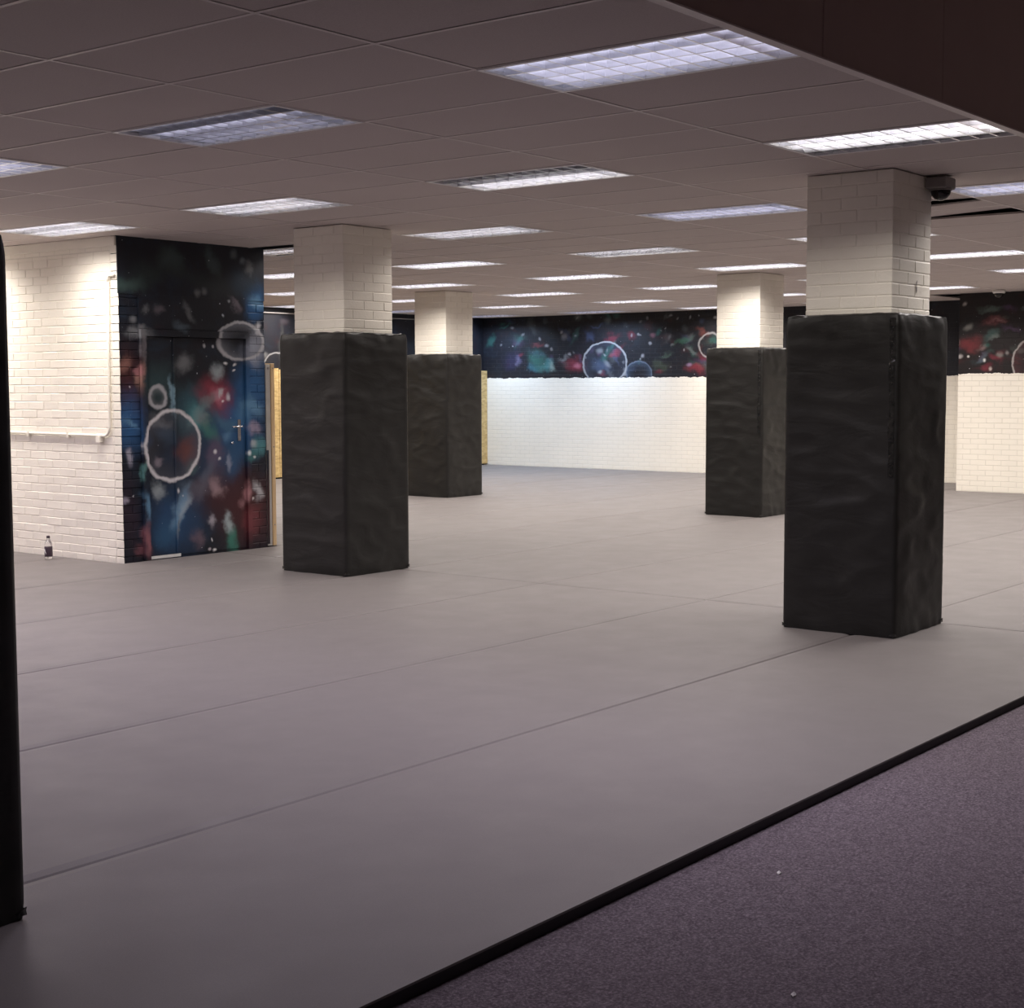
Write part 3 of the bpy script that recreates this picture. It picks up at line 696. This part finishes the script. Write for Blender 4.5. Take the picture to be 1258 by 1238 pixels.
mb.box(-LX-.004, -LX, -LY, LY, .006, .11, m=1).box(LX, LX+.004, -LY, LY, .006, .11, m=1).box(-LX, LX, -LY-.004, -LY, .006, .11, m=1).box(-LX, LX, LY, LY+.004, .006, .11, m=1).box(-LX, LX, -LY, LY, .11, .114)
house_me = mb.mesh('housing', [M['house'], M['side']])
tubes = {}
for nm in ('tube_off', 'tube_cool', 'tube_warm'):
    mb = MB(); mb.tube([(0, -.56, 0), (0, .56, 0)], 0.013, 10); tubes[nm] = mb.mesh('tube', M[nm], True)
lv = MB()
for j in range(3):
    me = long_me; lv.add([(q.co.x+LX*(-0.5+0.5*j), q.co.y, q.co.z) for q in me.vertices], [tuple(p.vertices) for p in me.polygons])
for j in range(1, NCY):
    me = cross_me[0]; lv.add([(q.co.x, q.co.y-LY+2*LY*j/NCY, q.co.z) for q in me.vertices], [tuple(p.vertices) for p in me.polygons])
louvre_me = lv.mesh('louvre', M['louvre'])
COOL = (0.93, 0.83, 1.0); WARM = (1.0, 0.925, 0.86); BLUE = (0.60, 0.76, 1.0)
near_list = {(2, 0), (0, 0), (-2, 0), (0, 4), (2, 4), (-2, 4), (-4, 4), (0, 8), (-2, 8), (2, 8)}
mask = {(-4, 8): (0, 1, 0, 0), (0, 0): (0, 1, 0, 1), (0, 4): (0, 0, 1, 1), (2, 4): (1, 1, 0, 0), (-2, 4): (1, 0, 1, 0), (-2, 8): (1, 0, 1, 0), (-2, 12): (1, 0, 0, 1), (-4, 4): (1, 0, 1, 1)}
llab = {(2, 0): 'cool white recessed louvre light against the dark bulkhead edge, fully lit', (0, 0): 'dim bluish recessed louvre light in same row as cool one at bulkhead',
 (-2, 0): 'bluish louvre light, third from the bulkhead in its row', (0, 4): 'half lit louvre light, only its far two tubes burning', (2, 4): 'half lit louvre light by the bulkhead, before camera pillar',
 (-2, 4): 'louvre light with two bright tube bands, before the painted door wall', (-4, 4): 'louvre light directly above the cream brick wall and its bottle', (2, 8): 'bright louvre light behind the security camera, with a loose strip hanging',
 (-2, 8): 'louvre light with two bright bands behind the pillar beside painted door', (-2, 12): 'louvre light with bright outer tubes and darker middle', (-10, 28): 'bluish louvre light in the corner above the far mural'}
for (u, v) in sorted(LIGHTS):
    cx, cy = X0+.6*(v+.5), Y0-1.2*(u+.5)
    if (u, v) == (-4, 8): cx = 10.135
    t = empty('ceiling_light', (cx, cy, ZT))
    lab = llab.get((u, v)) or 'lit louvre ceiling light, %s along the row that runs %s' % (
        {0:'first',4:'second',8:'third',12:'fourth',16:'fifth',20:'sixth',24:'seventh',28:'last'}[v],
        {2:'along the dark bulkhead', 0:'beside the bulkhead row', -2:'third from the bulkhead', -4:'over the door wall end', -6:'fifth from the bulkhead', -8:'next to the chipboard side row', -10:'along the chipboard side'}[u])
    setp(t, lab, 'ceiling light', 'recessed louvre ceiling lights')
    link('trim_frame', trim_me, t); link('housing', house_me, t)
    mk = mask.get((u, v), (1, 1, 1, 1))
    cool = v == 0 or (u, v) in ((2, 8), (0, 8)); blue = (u, v) in ((-10, 28), (-8, 28), (-10, 24))
    for j in range(4):
        link('tube', tubes[('tube_cool' if (cool or blue) else 'tube_warm') if mk[j] else 'tube_off'], t, (-LX+2*LX*(j+.5)/4, 0, .078))
    if (u, v) in near_list:
        for j in range(3): link('long_blade', long_me, t, (LX*(-0.5+0.5*j), 0, 0))
        for j in range(1, NCY): link('cross_blade', cross_me[0], t, (0, -LY+2*LY*j/NCY, 0))
    else: link('louvre', louvre_me, t)
    # the fixture's own light, leaving through its louvre with the louvre's cut-off
    on_j = [j for j in range(4) if mk[j]]
    xs0 = -LX+2*LX*min(on_j)/4; xs1 = -LX+2*LX*(max(on_j)+1)/4
    ld = bpy.data.lights.new('lamp', 'AREA'); ld.shape = 'RECTANGLE'; ld.size = xs1-xs0; ld.size_y = 2*LY
    ld.energy = LAMP_W*(sum(mk)/4.0)*(0.88 if v == 0 else 1.0)*(1.5 if (u, v) == (0, 0) else 1.0); ld.spread = SPREAD
    ld.color = BLUE if blue else (COOL if v == 0 else ((1.0, 0.935, 0.90) if cool else WARM))
    lo = link('lamp', ld, t, ((xs0+xs1)/2, 0, -0.003))
    if (u, v) == (2, 8):
        mb = MB(); mb.tube([(.29, -.33, 0), (.292, -.335, -.03), (.30, -.328, -.06), (.31, -.345, -.09)], [.006, .007, .006, .003], 6); mb.obj('loose_strip', M['white'], t, smooth=True)

# ------------------------------------------------------------------ small things
# conduit on the cream wall
cd = empty('conduit_pipe', (XB-0.004, 10.82, 1.1)); setp(cd, 'cream painted conduit pipe bending up the cream brick wall', 'pipe')
R_ = 0.013; xo = -R_-0.003
def arc(c, r, a0, a1, n=7): return [(xo, c[0]+r*math.cos(a0+(a1-a0)*i/n), c[1]+r*math.sin(a0+(a1-a0)*i/n)) for i in range(n+1)]
pts = [(xo, 1.85, 0.012), (xo, 0.10, 0.0)]+arc((0.08, 0.08), 0.08, -math.pi/2, -math.pi)[1:]+[(xo, -0.005, 0.7), (xo, -0.02, 1.33)]
MB().tube(pts, R_, 10).obj('riser', M['cream'], cd, smooth=True)
MB().tube([(xo, -0.02, 1.33)]+[(xo, -0.05+0.03*math.cos(a), 1.355+0.03*math.sin(a)) for a in (0.4, 0.9, 1.57)]+[(xo, -0.112, 1.387)], R_, 10).obj('top_bend', M['cream'], cd, smooth=True)
MB().tube([(xo-.002, 0.175, 0.0), (xo-.002, 0.095, 0.0)], R_*1.45, 12).obj('coupler', M['cream'], cd, smooth=True)
MB().box(-0.045, -0.001, 0.11, 0.165, -0.055, -0.008).obj('junction_box', M['cream'], cd)
for yy in (0.6, 1.2): MB().box(-0.030, -0.001, yy-.012, yy+.012, -.022, .026).obj('saddle_clip', M['cream'], cd)
# bottle
bt = empty('water_bottle', (7.90, 11.46, 0.0)); setp(bt, 'small clear drink bottle with dark label on mat by cream wall', 'bottle')
MB().lathe([(.030, .001), (.034, .006), (.034, .125), (.030, .145), (.016, .172), (.0135, .178), (.0135, .192)], n=20).obj('body', M['clear'], bt, smooth=True)
MB().lathe([(.0347, .022), (.0352, .023), (.0352, .108), (.0347, .109)], n=20).obj('label', M['darklabel'], bt, smooth=True)
MB().lathe([(.0155, .186), (.0155, .205), (.014, .207)], n=16).obj('cap', M['darklabel'], bt, smooth=True)
for q in range(3): MB().box(-.0362, -.0353, -.012+.006*q, -.007+.008*q, .045+.012*q, .062+.014*q).obj('label_print', M['white'], bt)
# timber at the end of the painted wall
tp = empty('timber_post', (XE, YB, 0)); setp(tp, 'raw timber batten and board at the end of the painted door wall', 'post')
box('side_board', (0.004, 0.062, -0.004, 0.10, 0.001, 1.735), M['greyboard'], tp, 0.002)
pt = box('batten', (0.064, 0.108, -0.014, 0.07, 0.001, 1.745), M['pine'], tp, 0.003)
for z in (1.70, 0.95, 0.2): MB().tube([(0.086, -0.013, z), (0.086, -0.0165, z)], 0.007, 8).obj('screw', M['grey'], pt)
MB().tube([(0.035, -0.004, 1.70), (0.035, -0.009, 1.70)], 0.012, 8).obj('screw', M['grey'], tp)
box('paint_flake_strip', (0.0, 0.030, -0.006, -0.004, 0.02, 0.92), M['mural_door'], tp)
# security cameras
def cctv(loc, label, wallmount):
    t = empty('security_camera', loc); setp(t, label, 'camera')
    if wallmount:
        box('housing', (-.085, .085, -.135, -.0015, -.075, -.005), M['grey'], t, 0.008)
        MB().lathe([(.062, -.075), (.062, -.090), (.055, -.112), (.040, -.132), (.018, -.143), (.002, -.145)], (0.0, -.072, 0), 20).obj('dome', M['dome'], t, smooth=True)
        MB().lathe([(.068, -.074), (.068, -.084), (.063, -.0845)], (0.0, -.072, 0), 20).obj('ring', M['grey'], t, smooth=True)
    else:
        MB().lathe([(.085, 0), (.085, -.03), (.078, -.045)], n=20).obj('housing', M['white'], t, smooth=True)
        MB().lathe([(.064, -.045), (.062, -.065), (.050, -.09), (.028, -.107), (.002, -.112)], n=20).obj('dome', M['dome'], t, smooth=True)
cctv((9.075, PILL[0][1]-PW/2-.0035, HC-.006), 'dome security camera in grey box on a brick pillar', True)
cctv((20.45, 7.55, HC-.0035), 'small dome security camera under the ceiling by the reddish mural', False)
# paint chip on the pillar and litter on the carpet
cp = MB().add([(0, -.0016, .0), (.012, -.0016, .018), (.006, -.0016, .05), (.016, -.0016, .085), (-.004, -.0016, .07), (-.008, -.0016, .03)], [(0, 1, 2, 5), (5, 2, 3, 4)]).obj('paint_chip', M['grey'], None, (8.90, PILL[0][1]-PW/2-.0012, 2.09)); setp(cp, 'dark chipped patch in the cream paint of the camera pillar', 'paint chip')
for nm, (x, y), lab in (('paper_scrap', (4.247, 2.245), 'tiny white paper scrap on the carpet near the mat edge'), ('lint_scrap', (3.402, 1.752), 'tiny pale lint scrap on the carpet away from the mats')):
    mb = MB(); r = random.Random(nm); vv = [(r.uniform(-1, 1)*.010, r.uniform(-1, 1)*.006, r.uniform(0.002, .007)) for _ in range(6)]
    vv = [(-.011, -.003, .001), (.002, -.006, .004), (.011, -.002, .002), (.009, .004, .007), (-.002, .006, .005), (-.010, .003, .006)]
    mb.add(vv+[(a, b, 0) for a, b, c in vv], [(0, 1, 2, 3), (0, 3, 4, 5), (11, 10, 9, 8), (11, 8, 7, 6)]+[(i+6, (i+1) % 6+6, (i+1) % 6, i) for i in range(6)])
    setp(mb.obj(nm, M['white'], None, (x, y, -MAT_T+0.0005)), lab, 'litter')
